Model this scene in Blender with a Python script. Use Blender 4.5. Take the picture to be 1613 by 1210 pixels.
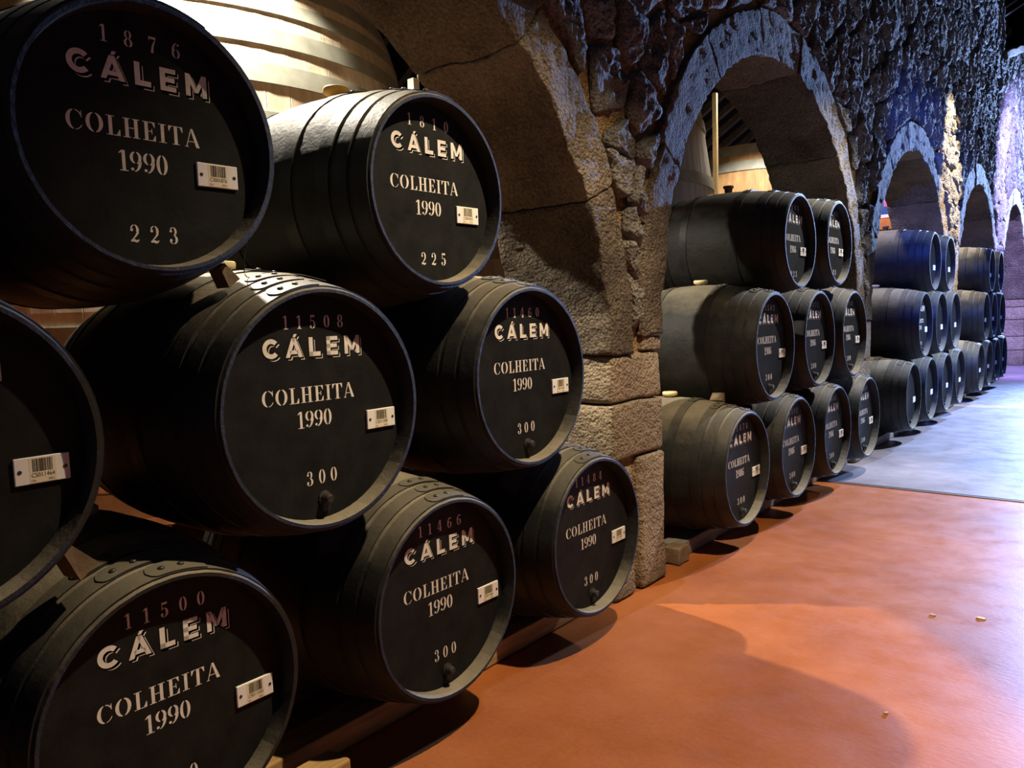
import bpy, math, random
from mathutils import Vector, Matrix, noise

random.seed(7)
for o in list(bpy.data.objects):
    bpy.data.objects.remove(o)
scene = bpy.context.scene
col = scene.collection
PI = math.pi

# ------------------------------------------------------------------ camera
CAM_POS = Vector((1.75207598, 0.0, 1.42396727))
CAM_F = Vector((-0.626403560, 0.774634980, -0.086943820))
CAM_R = Vector((0.778961724, 0.626206138, -0.032931811))
CAM_U = Vector((-0.028934621, 0.088354512, 0.995668754))
cd = bpy.data.cameras.new('camera')
cam = bpy.data.objects.new('camera', cd)
col.objects.link(cam)
cam.matrix_world = Matrix(((CAM_R.x, CAM_U.x, -CAM_F.x, CAM_POS.x),
                           (CAM_R.y, CAM_U.y, -CAM_F.y, CAM_POS.y),
                           (CAM_R.z, CAM_U.z, -CAM_F.z, CAM_POS.z),
                           (0, 0, 0, 1)))
cd.sensor_fit = 'HORIZONTAL'
cd.sensor_width = 36.0
cd.lens = 1229.163 / 1613.0 * 36.0
cd.clip_start = 0.05
cd.clip_end = 200
scene.camera = cam

# ------------------------------------------------------------------ world, exposure
w = bpy.data.worlds.new('dark_cellar_air')
scene.world = w
w.use_nodes = True
w.node_tree.nodes['Background'].inputs[0].default_value = (0.35, 0.45, 0.8, 1)
w.node_tree.nodes['Background'].inputs[1].default_value = 0.004
vs = scene.view_settings
vs.view_transform = 'Standard'
vs.look = 'None'
vs.gamma = 1.0
vs.use_curve_mapping = False
vs.exposure = 0.0

# ------------------------------------------------------------------ lamps of the cellar
def spot(name, loc, target, power, color, angle, blend=0.25, radius=0.04):
    l = bpy.data.lights.new(name, 'SPOT')
    l.energy = power; l.color = color
    l.spot_size = math.radians(angle); l.spot_blend = blend
    l.shadow_soft_size = radius
    o = bpy.data.objects.new(name, l); col.objects.link(o)
    o.location = loc
    o.rotation_euler = (Vector(target) - Vector(loc)).to_track_quat('-Z', 'Y').to_euler()
    return o

WARM = (1.0, 0.79, 0.52)
NEUT = (1.0, 0.90, 0.74)
BLUE = (0.32, 0.49, 1.0)
COOL = (0.52, 0.66, 1.0)
# ceiling spots of the aisle
spot('aisle_spot', (1.45, 2.5, 4.1), (1.0, 2.55, 0.0), 760, WARM, 88, 0.6, 0.035)
spot('aisle_spot', (1.25, 7.4, 4.2), (0.0, 6.0, 0.9), 1000, (0.95, 0.93, 0.95), 60, 0.6, 0.035)
spot('pier_spot', (1.0, 11.45, 5.6), (-0.21, 11.45, 3.0), 5200, (1.0, 0.80, 0.52), 27, 0.4, 0.03)
spot('cool_aisle_spot', (3.0, 10.8, 4.8), (2.2, 10.4, 0.0), 4200, COOL, 92, 0.6, 0.06)
# lamps hanging in the store room behind the arcade
spot('store_lamp', (-2.05, 1.98, 4.06), (-1.6, 2.5, 0.0), 1080, NEUT, 102, 0.25, 0.04)
spot('store_lamp', (-1.55, 8.95, 4.3), (-1.9, 8.85, 0.0), 430, (1.0, 0.90, 0.78), 120, 0.3, 0.04)
spot('store_lamp', (-2.1, 12.3, 4.4), (-1.7, 12.9, 0.0), 1500, NEUT, 92, 0.3, 0.04)
spot('pink_lamp', (-1.95, 14.4, 4.3), (-1.95, 16.5, 3.0), 260, (1.0, 0.72, 0.86), 60, 0.4, 0.04)
# blue floodlights: one far down the aisle shining back along the wall, one shining into the far bays
spot('blue_flood', (1.9, 25.0, 4.8), (0.1, 6.0, 2.6), 30000, BLUE, 46, 0.5, 0.12)
spot('blue_flood', (2.6, 5.0, 5.2), (-0.3, 12.6, 0.7), 2600, (0.06, 0.14, 1.0), 40, 0.7, 0.08)
spot('violet_flood', (2.0, 14.6, 4.8), (-0.3, 18.8, 2.2), 9000, (0.36, 0.33, 1.0), 86, 0.6, 0.12)

# ------------------------------------------------------------------ materials
def new_mat(name):
    m = bpy.data.materials.new(name); m.use_nodes = True
    nt = m.node_tree
    b = nt.nodes['Principled BSDF']
    return m, nt, b

def ramp(nt, stops):
    r = nt.nodes.new('ShaderNodeValToRGB')
    el = r.color_ramp.elements
    el[0].position, el[0].color = stops[0][0], (*stops[0][1], 1)
    el[1].position, el[1].color = stops[-1][0], (*stops[-1][1], 1)
    for p, c in stops[1:-1]:
        e = el.new(p); e.color = (*c, 1)
    return r

def tex_noise(nt, vec, scale, detail=4, rough=0.55):
    n = nt.nodes.new('ShaderNodeTexNoise')
    n.inputs['Scale'].default_value = scale
    n.inputs['Detail'].default_value = detail
    n.inputs['Roughness'].default_value = rough
    if vec is not None: nt.links.new(vec, n.inputs['Vector'])
    return n

def mapping(nt, vec, scale):
    mp = nt.nodes.new('ShaderNodeMapping')
    mp.inputs['Scale'].default_value = scale
    nt.links.new(vec, mp.inputs['Vector'])
    return mp.outputs[0]

def pos_of(nt):
    return nt.nodes.new('ShaderNodeNewGeometry').outputs['Position']

def simple(name, color, rough=0.6, spec=0.4, metal=0.0, var=0.0, scale=30, bump=0.0, bscale=80, stretch=None):
    m, nt, b = new_mat(name)
    b.inputs['Roughness'].default_value = rough
    b.inputs['Specular IOR Level'].default_value = spec
    b.inputs['Metallic'].default_value = metal
    p = pos_of(nt)
    if stretch: p = mapping(nt, p, stretch)
    n = tex_noise(nt, p, scale)
    lo = tuple(c * (1 - var) for c in color); hi = tuple(min(1, c * (1 + var)) for c in color)
    r = ramp(nt, [(0.3, lo), (0.7, hi)])
    nt.links.new(n.outputs['Fac'], r.inputs['Fac'])
    nt.links.new(r.outputs[0], b.inputs['Base Color'])
    if bump > 0:
        n2 = tex_noise(nt, p, bscale, 6, 0.65)
        bp = nt.nodes.new('ShaderNodeBump')
        bp.inputs['Strength'].default_value = bump
        bp.inputs['Distance'].default_value = 0.01
        nt.links.new(n2.outputs['Fac'], bp.inputs['Height'])
        nt.links.new(bp.outputs[0], b.inputs['Normal'])
    return m

def stone_mat(name, c0, c1, c2, bump=0.9, dist=0.03, scale=26, grain=75):
    m, nt, b = new_mat(name)
    b.inputs['Roughness'].default_value = 0.82
    b.inputs['Specular IOR Level'].default_value = 0.22
    p = pos_of(nt)
    n1 = tex_noise(nt, p, 3.0, 5)
    n2 = tex_noise(nt, p, grain, 3, 0.7)
    mx = nt.nodes.new('ShaderNodeMath'); mx.operation = 'MULTIPLY_ADD'
    nt.links.new(n2.outputs['Fac'], mx.inputs[0]); mx.inputs[1].default_value = 0.55
    sc = nt.nodes.new('ShaderNodeMath'); sc.operation = 'MULTIPLY'
    nt.links.new(n1.outputs['Fac'], sc.inputs[0]); sc.inputs[1].default_value = 0.5
    nt.links.new(sc.outputs[0], mx.inputs[2])
    oi = nt.nodes.new('ShaderNodeObjectInfo')
    ad = nt.nodes.new('ShaderNodeMath'); ad.operation = 'MULTIPLY_ADD'
    nt.links.new(oi.outputs['Random'], ad.inputs[0]); ad.inputs[1].default_value = 0.16
    nt.links.new(mx.outputs[0], ad.inputs[2])
    r = ramp(nt, [(0.36, c0), (0.58, c1), (0.8, c2)])
    nt.links.new(ad.outputs[0], r.inputs['Fac'])
    nt.links.new(r.outputs[0], b.inputs['Base Color'])
    h1 = tex_noise(nt, p, scale, 6, 0.62)
    vo = nt.nodes.new('ShaderNodeTexVoronoi'); vo.inputs['Scale'].default_value = grain
    nt.links.new(p, vo.inputs['Vector'])
    hm = nt.nodes.new('ShaderNodeMath'); hm.operation = 'MULTIPLY_ADD'
    nt.links.new(vo.outputs['Distance'], hm.inputs[0]); hm.inputs[1].default_value = -0.28
    nt.links.new(h1.outputs['Fac'], hm.inputs[2])
    bp = nt.nodes.new('ShaderNodeBump')
    bp.inputs['Strength'].default_value = bump
    bp.inputs['Distance'].default_value = dist
    nt.links.new(hm.outputs[0], bp.inputs['Height'])
    nt.links.new(bp.outputs[0], b.inputs['Normal'])
    return m

M = {}
M['granite'] = stone_mat('granite', (0.07, 0.052, 0.036), (0.22, 0.17, 0.115), (0.40, 0.32, 0.22), 1.0, 0.05, 24, 70)
M['shaded_ring_stone'] = stone_mat('shaded_ring_granite', (0.036, 0.028, 0.021), (0.145, 0.115, 0.081), (0.32, 0.255, 0.178), 1.0, 0.07, 27, 66)  # pier granite copied darker, shade of the soffits put into the colour
M['rubble'] = stone_mat('rubble_stone', (0.045, 0.042, 0.038), (0.14, 0.128, 0.112), (0.31, 0.285, 0.25), 1.0, 0.06, 17, 60)
M['mortar'] = stone_mat('lime_mortar', (0.14, 0.08, 0.03), (0.34, 0.205, 0.085), (0.50, 0.33, 0.15), 1.0, 0.05, 20, 80)
M['back_stone'] = stone_mat('dark_back_wall', (0.03, 0.025, 0.02), (0.08, 0.07, 0.06), (0.14, 0.12, 0.10), 1.0, 0.05, 8, 30)
M['head'] = simple('black_painted_head', (0.011, 0.0115, 0.0115), 0.6, 0.12, var=0.35, scale=14, bump=0.12, bscale=60)
def dusty_lit_top(name, color, dust, rough, spec, bump, amount):
    """black paint with settled dust; lamplight on upward faces painted in as paler colour"""
    m = simple(name, color, rough, spec, var=0.45, scale=11, bump=bump, bscale=48)
    nt = m.node_tree; b = nt.nodes['Principled BSDF']
    src = b.inputs['Base Color'].links[0].from_socket
    g = nt.nodes.new('ShaderNodeNewGeometry'); sx = nt.nodes.new('ShaderNodeSeparateXYZ')
    nt.links.new(g.outputs['Normal'], sx.inputs[0])
    n = tex_noise(nt, g.outputs['Position'], 7, 5, 0.65)
    ma = nt.nodes.new('ShaderNodeMath'); ma.operation = 'MULTIPLY_ADD'
    nt.links.new(n.outputs['Fac'], ma.inputs[0]); ma.inputs[1].default_value = 0.5
    nt.links.new(sx.outputs['Z'], ma.inputs[2])
    mr = nt.nodes.new('ShaderNodeMapRange')
    mr.inputs['From Min'].default_value = 0.74; mr.inputs['From Max'].default_value = 1.34  # upward faces go pale: settled dust plus painted-in lamplight
    mr.inputs['To Max'].default_value = amount
    nt.links.new(ma.outputs[0], mr.inputs['Value'])
    mx = nt.nodes.new('ShaderNodeMix'); mx.data_type = 'RGBA'
    nt.links.new(mr.outputs[0], mx.inputs[0]); nt.links.new(src, mx.inputs[6])
    mx.inputs[7].default_value = (*dust, 1)
    nt.links.new(mx.outputs[2], b.inputs['Base Color'])
    return m
M['stave'] = dusty_lit_top('dusty_lit_top_stave', (0.014, 0.0138, 0.012), (0.30, 0.26, 0.185), 0.62, 0.3, 0.35, 0.9)
M['hoop'] = dusty_lit_top('dusty_lit_top_hoop', (0.011, 0.0115, 0.0112), (0.22, 0.195, 0.145), 0.52, 0.35, 0.2, 0.65)
M['rivet'] = simple('rivet_iron', (0.03, 0.03, 0.028), 0.45, 0.5)
M['paint'] = simple('white_stencil_paint', (0.70, 0.66, 0.60), 0.65, 0.3, var=0.12, scale=60)
M['tag'] = simple('white_plastic', (0.80, 0.79, 0.77), 0.4, 0.5)
M['sticker'] = simple('cream_sticker', (0.74, 0.68, 0.52), 0.6, 0.3)
M['ink'] = simple('black_ink', (0.012, 0.011, 0.01), 0.6, 0.3)
M['plug'] = simple('dark_cork', (0.022, 0.02, 0.017), 0.6, 0.4, bump=0.4)
M['bung_ochre'] = simple('ochre_silicone', (0.62, 0.33, 0.06), 0.5, 0.4)
M['bung_cream'] = simple('cream_silicone', (0.80, 0.66, 0.36), 0.5, 0.4)
M['bung_dark'] = simple('brown_cork', (0.12, 0.08, 0.05), 0.7, 0.3)
M['vat_wood'] = simple('pale_oak', (0.62, 0.52, 0.39), 0.6, 0.3, var=0.22, scale=3, bump=0.15, bscale=30, stretch=(6, 6, 0.6))
M['vat_wood_grey'] = simple('grey_oak', (0.48, 0.45, 0.40), 0.6, 0.3, var=0.25, scale=3, bump=0.15, bscale=30, stretch=(6, 6, 0.6))
M['vat_wood_amber'] = simple('amber_oak', (0.46, 0.27, 0.12), 0.6, 0.3, var=0.22, scale=3, bump=0.15, bscale=30, stretch=(6, 6, 0.6))
M['vat_hoop'] = simple('grey_iron_hoop', (0.30, 0.30, 0.245), 0.5, 0.5, var=0.2, scale=8)
M['pine'] = simple('pine_beam', (0.42, 0.26, 0.10), 0.6, 0.3, var=0.3, scale=5, bump=0.2, bscale=40, stretch=(8, 0.8, 8))
M['grey_wood'] = simple('weathered_beam', (0.20, 0.18, 0.155), 0.7, 0.3, var=0.3, scale=5, bump=0.3, bscale=40, stretch=(8, 0.8, 8))
M['block_wood'] = simple('old_wood_block', (0.15, 0.105, 0.062), 0.7, 0.3, var=0.35, scale=12, bump=0.3, bscale=50)
M['post_wood'] = simple('yellow_post', (0.52, 0.38, 0.19), 0.6, 0.3, var=0.15, scale=8)
M['white_wood'] = simple('whitewashed_post', (0.72, 0.68, 0.56), 0.6, 0.3, var=0.1, scale=8)
M['roof'] = simple('dark_roof_boards', (0.012, 0.011, 0.012), 0.8, 0.1, var=0.3, scale=4)
M['rafter'] = simple('rafter_wood', (0.11, 0.10, 0.085), 0.7, 0.3, var=0.3, scale=6)
M['plaster'] = simple('dark_plaster', (0.12, 0.11, 0.11), 0.8, 0.2, var=0.3, scale=2, bump=0.3, bscale=12)
M['cabinet'] = simple('orange_brown_timber', (0.50, 0.20, 0.06), 0.5, 0.4, var=0.2, scale=6)
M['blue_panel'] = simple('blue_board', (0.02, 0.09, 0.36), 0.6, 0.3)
M['pink_glow_panel'] = simple('pink_glow_board', (0.75, 0.22, 0.55), 0.6, 0.3)  # pink glow on the wall put into the board colour
M['pale_edge'] = simple('pale_board_edge', (0.75, 0.72, 0.72), 0.6, 0.3)
M['wire'] = simple('dark_wire', (0.03, 0.028, 0.025), 0.5, 0.5)
M['paper'] = simple('paper_scrap', (0.75, 0.66, 0.55), 0.7, 0.2)
M['strip'] = simple('steel_strip', (0.28, 0.26, 0.25), 0.4, 0.5, metal=0.6)

def floor_mat(name, c0, c1, c2, rough):
    m, nt, b = new_mat(name)
    p = pos_of(nt)
    n1 = tex_noise(nt, p, 1.1, 6, 0.6)
    n2 = tex_noise(nt, p, 55, 3, 0.6)
    mx = nt.nodes.new('ShaderNodeMath'); mx.operation = 'MULTIPLY_ADD'
    nt.links.new(n2.outputs['Fac'], mx.inputs[0]); mx.inputs[1].default_value = 0.25
    nt.links.new(n1.outputs['Fac'], mx.inputs[2])
    r = ramp(nt, [(0.42, c0), (0.62, c1), (0.86, c2)])
    nt.links.new(mx.outputs[0], r.inputs['Fac'])
    nt.links.new(r.outputs[0], b.inputs['Base Color'])
    n3 = tex_noise(nt, p, 5, 6, 0.7)
    rr = ramp(nt, [(0.3, (rough - 0.08,) * 3), (0.7, (rough + 0.1,) * 3)])
    nt.links.new(n3.outputs['Fac'], rr.inputs['Fac'])
    nt.links.new(rr.outputs[0], b.inputs['Roughness'])
    b.inputs['Specular IOR Level'].default_value = 0.38
    n4 = tex_noise(nt, mapping(nt, p, (1.0, 2.6, 1.0)), 26, 5, 0.6)
    bp = nt.nodes.new('ShaderNodeBump'); bp.inputs['Strength'].default_value = 0.10
    bp.inputs['Distance'].default_value = 0.01
    nt.links.new(n4.outputs['Fac'], bp.inputs['Height'])
    nt.links.new(bp.outputs[0], b.inputs['Normal'])
    return m
M['floor'] = floor_mat('terracotta_paint', (0.25, 0.070, 0.017), (0.34, 0.102, 0.025), (0.42, 0.142, 0.045), 0.40)
M['floor_far'] = floor_mat('grey_pink_concrete', (0.15, 0.12, 0.12), (0.23, 0.19, 0.19), (0.31, 0.27, 0.27), 0.40)

# ------------------------------------------------------------------ helpers
class MB:
    """collects polygons for one mesh"""
    def __init__(s): s.v = []; s.f = []
    def add(s, vs_, fs):
        k = len(s.v); s.v += [tuple(a) for a in vs_]; s.f += [tuple(i + k for i in f) for f in fs]
    def box(s, x0, y0, z0, x1, y1, z1):
        s.add([(x0,y0,z0),(x1,y0,z0),(x1,y1,z0),(x0,y1,z0),(x0,y0,z1),(x1,y0,z1),(x1,y1,z1),(x0,y1,z1)],
              [(0,3,2,1),(4,5,6,7),(0,1,5,4),(1,2,6,5),(2,3,7,6),(3,0,4,7)])
    def bevel_box(s, c, h, r):
        g = grid_block(h, r, (1, 1, 1)); s.add([Vector(c) + p for p in g[0]], g[1])
    def mesh(s, name, smooth=False):
        me = bpy.data.meshes.new(name); me.from_pydata(s.v, [], s.f); me.update()
        if smooth:
            me.polygons.foreach_set('use_smooth', [True] * len(me.polygons))
            if smooth == 'sharp': me.set_sharp_from_angle(angle=math.radians(28))
        return me
    def build(s, name, mat, parent=None, smooth=False, loc=(0, 0, 0)):
        return obj(name, s.mesh(name, smooth), mat, parent, loc)

def obj(name, me, mat=None, parent=None, loc=(0, 0, 0), rot=(0, 0, 0)):
    if mat is not None and len(me.materials) == 0: me.materials.append(M[mat])
    o = bpy.data.objects.new(name, me); col.objects.link(o)
    o.location = loc; o.rotation_euler = rot
    if parent is not None: o.parent = parent
    return o

def empty(name, loc):
    o = bpy.data.objects.new(name, None); col.objects.link(o)
    o.location = loc; o.empty_display_size = 0.1
    return o

def tag(o, label, cat, group=None):
    o['label'] = label; o['category'] = cat
    if group: o['group'] = group
    return o

def struct(o, label=None):
    o['kind'] = 'structure'
    if label: o['label'] = label
    return o

def grid_block(h, r, n):
    """rounded box surface lattice: half sizes h, edge radius r, inner segments n"""
    axes = []
    for k in range(3):
        a = [-h[k], -(h[k] - r * 0.35)]
        for i in range(n[k] + 1):
            a.append(-(h[k] - r) + 2 * (h[k] - r) * i / n[k])
        a += [(h[k] - r * 0.35), h[k]]
        axes.append(a)
    idx = {}; vs_ = []; fs = []
    N = [len(a) - 1 for a in axes]
    def V(i, j, k):
        if (i, j, k) not in idx:
            p = Vector((axes[0][i], axes[1][j], axes[2][k]))
            q = Vector([max(-(h[t] - r), min(h[t] - r, p[t])) for t in range(3)])
            d = p - q
            if d.length > 1e-9:
                m_ = max(abs(d.x), abs(d.y), abs(d.z))
                p = q + d.normalized() * (m_ if m_ < r * 0.999 else r)
            idx[(i, j, k)] = len(vs_); vs_.append(p)
        return idx[(i, j, k)]
    for ax in range(3):
        b, c = (ax + 1) % 3, (ax + 2) % 3
        for side in (0, N[ax]):
            for i in range(N[b]):
                for j in range(N[c]):
                    def at(ii, jj):
                        t = [0, 0, 0]; t[ax] = side; t[b] = ii; t[c] = jj
                        return V(*t)
                    q = (at(i, j), at(i + 1, j), at(i + 1, j + 1), at(i, j + 1))
                    fs.append(q if side else q[::-1])
    return vs_, fs

def rough(p, amp, scale):
    return p + noise.noise_vector(p * scale) * amp + noise.noise_vector(p * scale * 3.1) * amp * 0.4

def lathe_x(mb, prof, n=48, closed=False):
    """revolve (x, r) profile about the X axis"""
    k = len(prof); vs_ = []; fs = []
    for i in range(n):
        a = 2 * PI * i / n
        for x, r in prof: vs_.append((x, r * math.cos(a), r * math.sin(a)))
    for i in range(n):
        j = (i + 1) % n
        for t in range(k if closed else k - 1):
            u = (t + 1) % k
            fs.append((i * k + t, i * k + u, j * k + u, j * k + t))
    mb.add(vs_, fs)

def lathe_z(mb, prof, n=24, c=(0, 0, 0)):
    k = len(prof); vs_ = []; fs = []
    for i in range(n):
        a = 2 * PI * i / n
        for r, z in prof: vs_.append((c[0] + r * math.cos(a), c[1] + r * math.sin(a), c[2] + z))
    for i in range(n):
        j = (i + 1) % n
        for t in range(k - 1): fs.append((i * k + t, j * k + t, j * k + t + 1, i * k + t + 1))
    mb.add(vs_, fs)

def tube(mb, pts, r, n=6):
    pts = [Vector(p) for p in pts]; vs_ = []; fs = []
    for i, p in enumerate(pts):
        d = (pts[min(i + 1, len(pts) - 1)] - pts[max(i - 1, 0)]).normalized()
        a = d.orthogonal().normalized(); b = d.cross(a)
        for t in range(n):
            th = 2 * PI * t / n
            vs_.append(p + (a * math.cos(th) + b * math.sin(th)) * r)
    for i in range(len(pts) - 1):
        for t in range(n):
            u = (t + 1) % n
            fs.append((i * n + t, i * n + u, (i + 1) * n + u, (i + 1) * n + t))
    mb.add(vs_, fs)

# ------------------------------------------------------------------ the room shell
JOINT_Y = 6.45
b = MB(); b.add([(-6.5, -4, 0), (6, -4, 0), (6, JOINT_Y, 0), (-6.5, JOINT_Y, 0), (-6.5, -4, -0.2), (6, -4, -0.2), (6, JOINT_Y, -0.2), (-6.5, JOINT_Y, -0.2)],
                [(0, 1, 2, 3), (7, 6, 5, 4), (0, 4, 5, 1), (1, 5, 6, 2), (2, 6, 7, 3), (3, 7, 4, 0)])
struct(b.build('floor', 'floor'), 'smooth terracotta painted floor of the aisle')
b = MB(); b.box(-6.5, JOINT_Y, -0.2, 6, 30, 0.0)
struct(b.build('floor', 'floor_far'), 'pale grey floor beyond the metal joint')
t = bpy.data.objects.new('trim_1', None); col.objects.link(t); t.location = (2.4, JOINT_Y, 0)
struct(t, 'thin metal expansion joint across the floor')
for dy in (-0.022, 0.022):
    b = MB(); b.bevel_box((0, dy, 0.002), (2.55, 0.010, 0.0045), 0.002); b.build('joint_strip', 'strip', t)

WX, WB = -0.21, -0.80        # arcade wall: front and back face
# arch: centre y, half width, spring z, rise
ARCH = [(1.30, 1.88, 1.22, 1.72), (5.49, 1.80, 1.30, 1.79), (9.60, 1.83, 1.27, 1.79), (13.80, 1.79, 1.36, 1.79), (18.10, 1.75, 1.42, 1.82)]
def ring_th(phi):            # depth of the arch ring, thicker at the crown
    return 0.20 + 0.09 * math.sin(phi)
def core_top(y):
    return 7.6 if y < 15.8 else 5.45 + 0.29 * (y - 15.8)

core = MB()
def core_col(y0, y1, zb0, zb1):
    zt0, zt1 = core_top(y0 + 1e-4), core_top(y1 - 1e-4)
    x0, x1 = WB + 0.012, WX - 0.034
    core.add([(x1, y0, zb0), (x1, y1, zb1), (x1, y1, zt1), (x1, y0, zt0), (x0, y0, zb0), (x0, y1, zb1), (x0, y1, zt1), (x0, y0, zt0)],
             [(0, 1, 2, 3), (5, 4, 7, 6), (0, 4, 5, 1), (3, 2, 6, 7)])
def core_jamb(y, z0, z1):
    x0, x1 = WB + 0.012, WX - 0.034
    core.add([(x0, y, z0), (x1, y, z0), (x1, y, z1), (x0, y, z1)], [(0, 1, 2, 3)])
ins = 0.05
y = -4.0
for c, a, z0, h in ARCH:
    a2, h2 = a + ins, h + ins
    yl, yr = c - a2, c + a2
    brk = [y] + ([15.8] if y < 15.8 < yl else []) + [yl]
    for i in range(len(brk) - 1): core_col(brk[i], brk[i + 1], 0, 0)
    core_jamb(yl, 0, z0); core_jamb(yr, 0, z0)
    n = 40
    for i in range(n):
        p0, p1 = PI - PI * i / n, PI - PI * (i + 1) / n
        core_col(c + a2 * math.cos(p0), c + a2 * math.cos(p1), z0 + h2 * math.sin(p0), z0 + h2 * math.sin(p1))
    y = yr
core_col(y, 25.0, 0, 0)
core_jamb(15.8, 5.45, 7.6)
wall = struct(core.build('wall_left', 'mortar'), 'long rough stone arcade wall with round arches')

# voussoirs: full-depth ring stones of each arch
def arch_pt(ar, phi, off):
    c, a, z0, h = ar
    p = Vector((0, c + a * math.cos(phi), z0 + h * math.sin(phi)))
    nrm = Vector((0, math.cos(phi) / a, math.sin(phi) / h)).normalized()
    return p + nrm * off
def voussoir(ar, p0, p1, th, proud):
    arc = (arch_pt(ar, p0, 0.1) - arch_pt(ar, p1, 0.1)).length
    dep = (WX - WB) / 2
    hs = (dep, arc / 2 - 0.002, th / 2)
    g, fs = grid_block(hs, 0.012, (11, max(3, int(arc / 0.036)), 7))
    out = []
    for p in g:
        s = (p.y / (arc / 2)) * 0.5 + 0.5
        phi = p0 + (p1 - p0) * s
        q = arch_pt(ar, phi, p.z + th / 2)
        q.x = (WX + WB) / 2 + p.x + (proud if p.x > 0 else 0)
        q = rough(rough(q, 0.013, 4.5), 0.010, 19.0)
        out.append(q)
    b = MB(); b.add(out, fs)
    b.build('voussoir', 'shaded_ring_stone', wall, smooth=True)
for k, ar in enumerate(ARCH):
    n = 7
    cuts = [PI * i / n + (random.uniform(-0.08, 0.08) if 0 < i < n else 0) for i in range(n + 1)]
    for i in range(n):
        mid = (cuts[i] + cuts[i + 1]) / 2
        voussoir(ar, cuts[i], cuts[i + 1], ring_th(mid) + random.uniform(-0.015, 0.03), random.uniform(-0.002, 0.016))

# pier blocks
def pier_block(y0, y1, z0, z1, x0=WB, x1=WX, amp=0.012, r=0.022, proud=0.0):
    c = Vector(((x0 + x1) / 2, (y0 + y1) / 2, (z0 + z1) / 2))
    hs = ((x1 - x0) / 2, (y1 - y0) / 2 - 0.004, (z1 - z0) / 2 - 0.004)
    g, fs = grid_block(hs, min(r, min(hs) * 0.6), tuple(max(2, int(2 * q / 0.09)) for q in hs))
    b = MB()
    b.add([rough(p + c, amp, 5.0) + Vector((proud if p.x > 0 else 0, 0, 0)) for p in g], fs)
    b.build('pier_block', 'granite', wall, smooth=True)
def pier(y0, y1, zs0, zs1, style):
    zs = min(zs0, zs1)
    if style == 0:
        cuts = [0.70, 0.985, zs]
        ym = y0 + (y1 - y0) * 0.42
        pier_block(y0, ym - 0.012, 0, 0.66, amp=0.016); pier_block(ym + 0.03, y1, 0, 0.70, amp=0.012, proud=0.01)
        pier_block(y0, y1, 0.70, 0.985, proud=0.004); pier_block(y0, y1, 0.985, zs, proud=-0.006)
    else:
        z = 0.0
        while z < zs - 0.05:
            hh = random.uniform(0.26, 0.46)
            z1 = zs if z + hh > zs - 0.16 else z + hh
            if random.random() < 0.4 and y1 - y0 > 0.5:
                ym = y0 + (y1 - y0) * random.uniform(0.4, 0.6)
                pier_block(y0, ym, z, z1); pier_block(ym, y1, z, z1)
            else:
                pier_block(y0, y1, z, z1, proud=random.uniform(-0.01, 0.01))
            z = z1
for k in range(len(ARCH) - 1):
    a, c = ARCH[k], ARCH[k + 1]
    pier(a[0] + a[1], c[0] - c[1], a[2], c[2], k)
    za, zc = a[2], c[2]
    if abs(za - zc) > 0.03:      # levelling stone where one arch springs higher
        lo, hi = min(za, zc), max(za, zc)
        if za < zc: pier_block(c[0] - c[1] - 0.2, c[0] - c[1], lo, hi, r=0.01)
        else: pier_block(a[0] + a[1], a[0] + a[1] + 0.2, lo, hi, r=0.01)
pier(-1.1, ARCH[0][0] - ARCH[0][1], ARCH[0][2], ARCH[0][2], 1)
pier(ARCH[-1][0] + ARCH[-1][1], ARCH[-1][0] + ARCH[-1][1] + 0.7, ARCH[-1][2], ARCH[-1][2], 1)

# rubble stones between and above the arches (irregular cells)
def inside_ring(y, z, extra=0.0):
    for c, a, z0, h in ARCH:
        if abs(y - c) < a + 0.34:
            if z < z0: 
                if abs(y - c) < a + 0.2 + extra: return True
                continue
            phi = math.atan2((z - z0) / h, (y - c) / a)
            q = arch_pt((c, a, z0, h), phi, ring_th(phi) + 0.015 + extra)
            if math.hypot(y - c, z - z0) < math.hypot(q.y - c, q.z - z0): return True
    return False
def push_out(y, z):
    for c, a, z0, h in ARCH:
        if abs(y - c) < a + 0.34 and z >= z0 - 0.2:
            phi = math.atan2(max(0.0, z - z0) / h, (y - c) / a)
            q = arch_pt((c, a, z0, h), phi, ring_th(phi) + 0.02)
            R0 = math.hypot(q.y - c, q.z - z0); R1 = math.hypot(y - c, z - z0)
            if R1 < R0 and R1 > 1e-6:
                return c + (y - c) * R0 / R1, z0 + (z - z0) * R0 / R1
    return y, z
def vis_top(y):
    return min(core_top(y) - 0.12, 2.75 + max(0.0, y - 2.0) * 0.285 + 0.55)
rng = random.Random(21)
pts = []
def try_add(y, z, s):
    if inside_ring(y, z, 0.02): return
    for (yy, zz, ss) in pts:
        d = (s + ss) * 0.5
        if abs(yy - y) < d * 1.2 and ((yy - y) / 1.15) ** 2 + ((zz - z) / 0.9) ** 2 < d * d: return
    pts.append((y, z, s))
for k in range(len(ARCH) - 1):       # small stones packed between two springings
    yc = (ARCH[k][0] + ARCH[k][1] + ARCH[k + 1][0] - ARCH[k + 1][1]) / 2
    for _ in range(260):
        try_add(yc + rng.uniform(-0.45, 0.45), rng.uniform(1.3, 2.25), rng.uniform(0.10, 0.19))
for _ in range(9000):
    yy = rng.uniform(1.2, 21.5); zz = rng.uniform(1.5, 7.2)
    if zz > vis_top(yy) + 0.1: continue
    try_add(yy, zz, rng.choice((0.17, 0.22, 0.28, 0.36, 0.5)))
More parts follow.
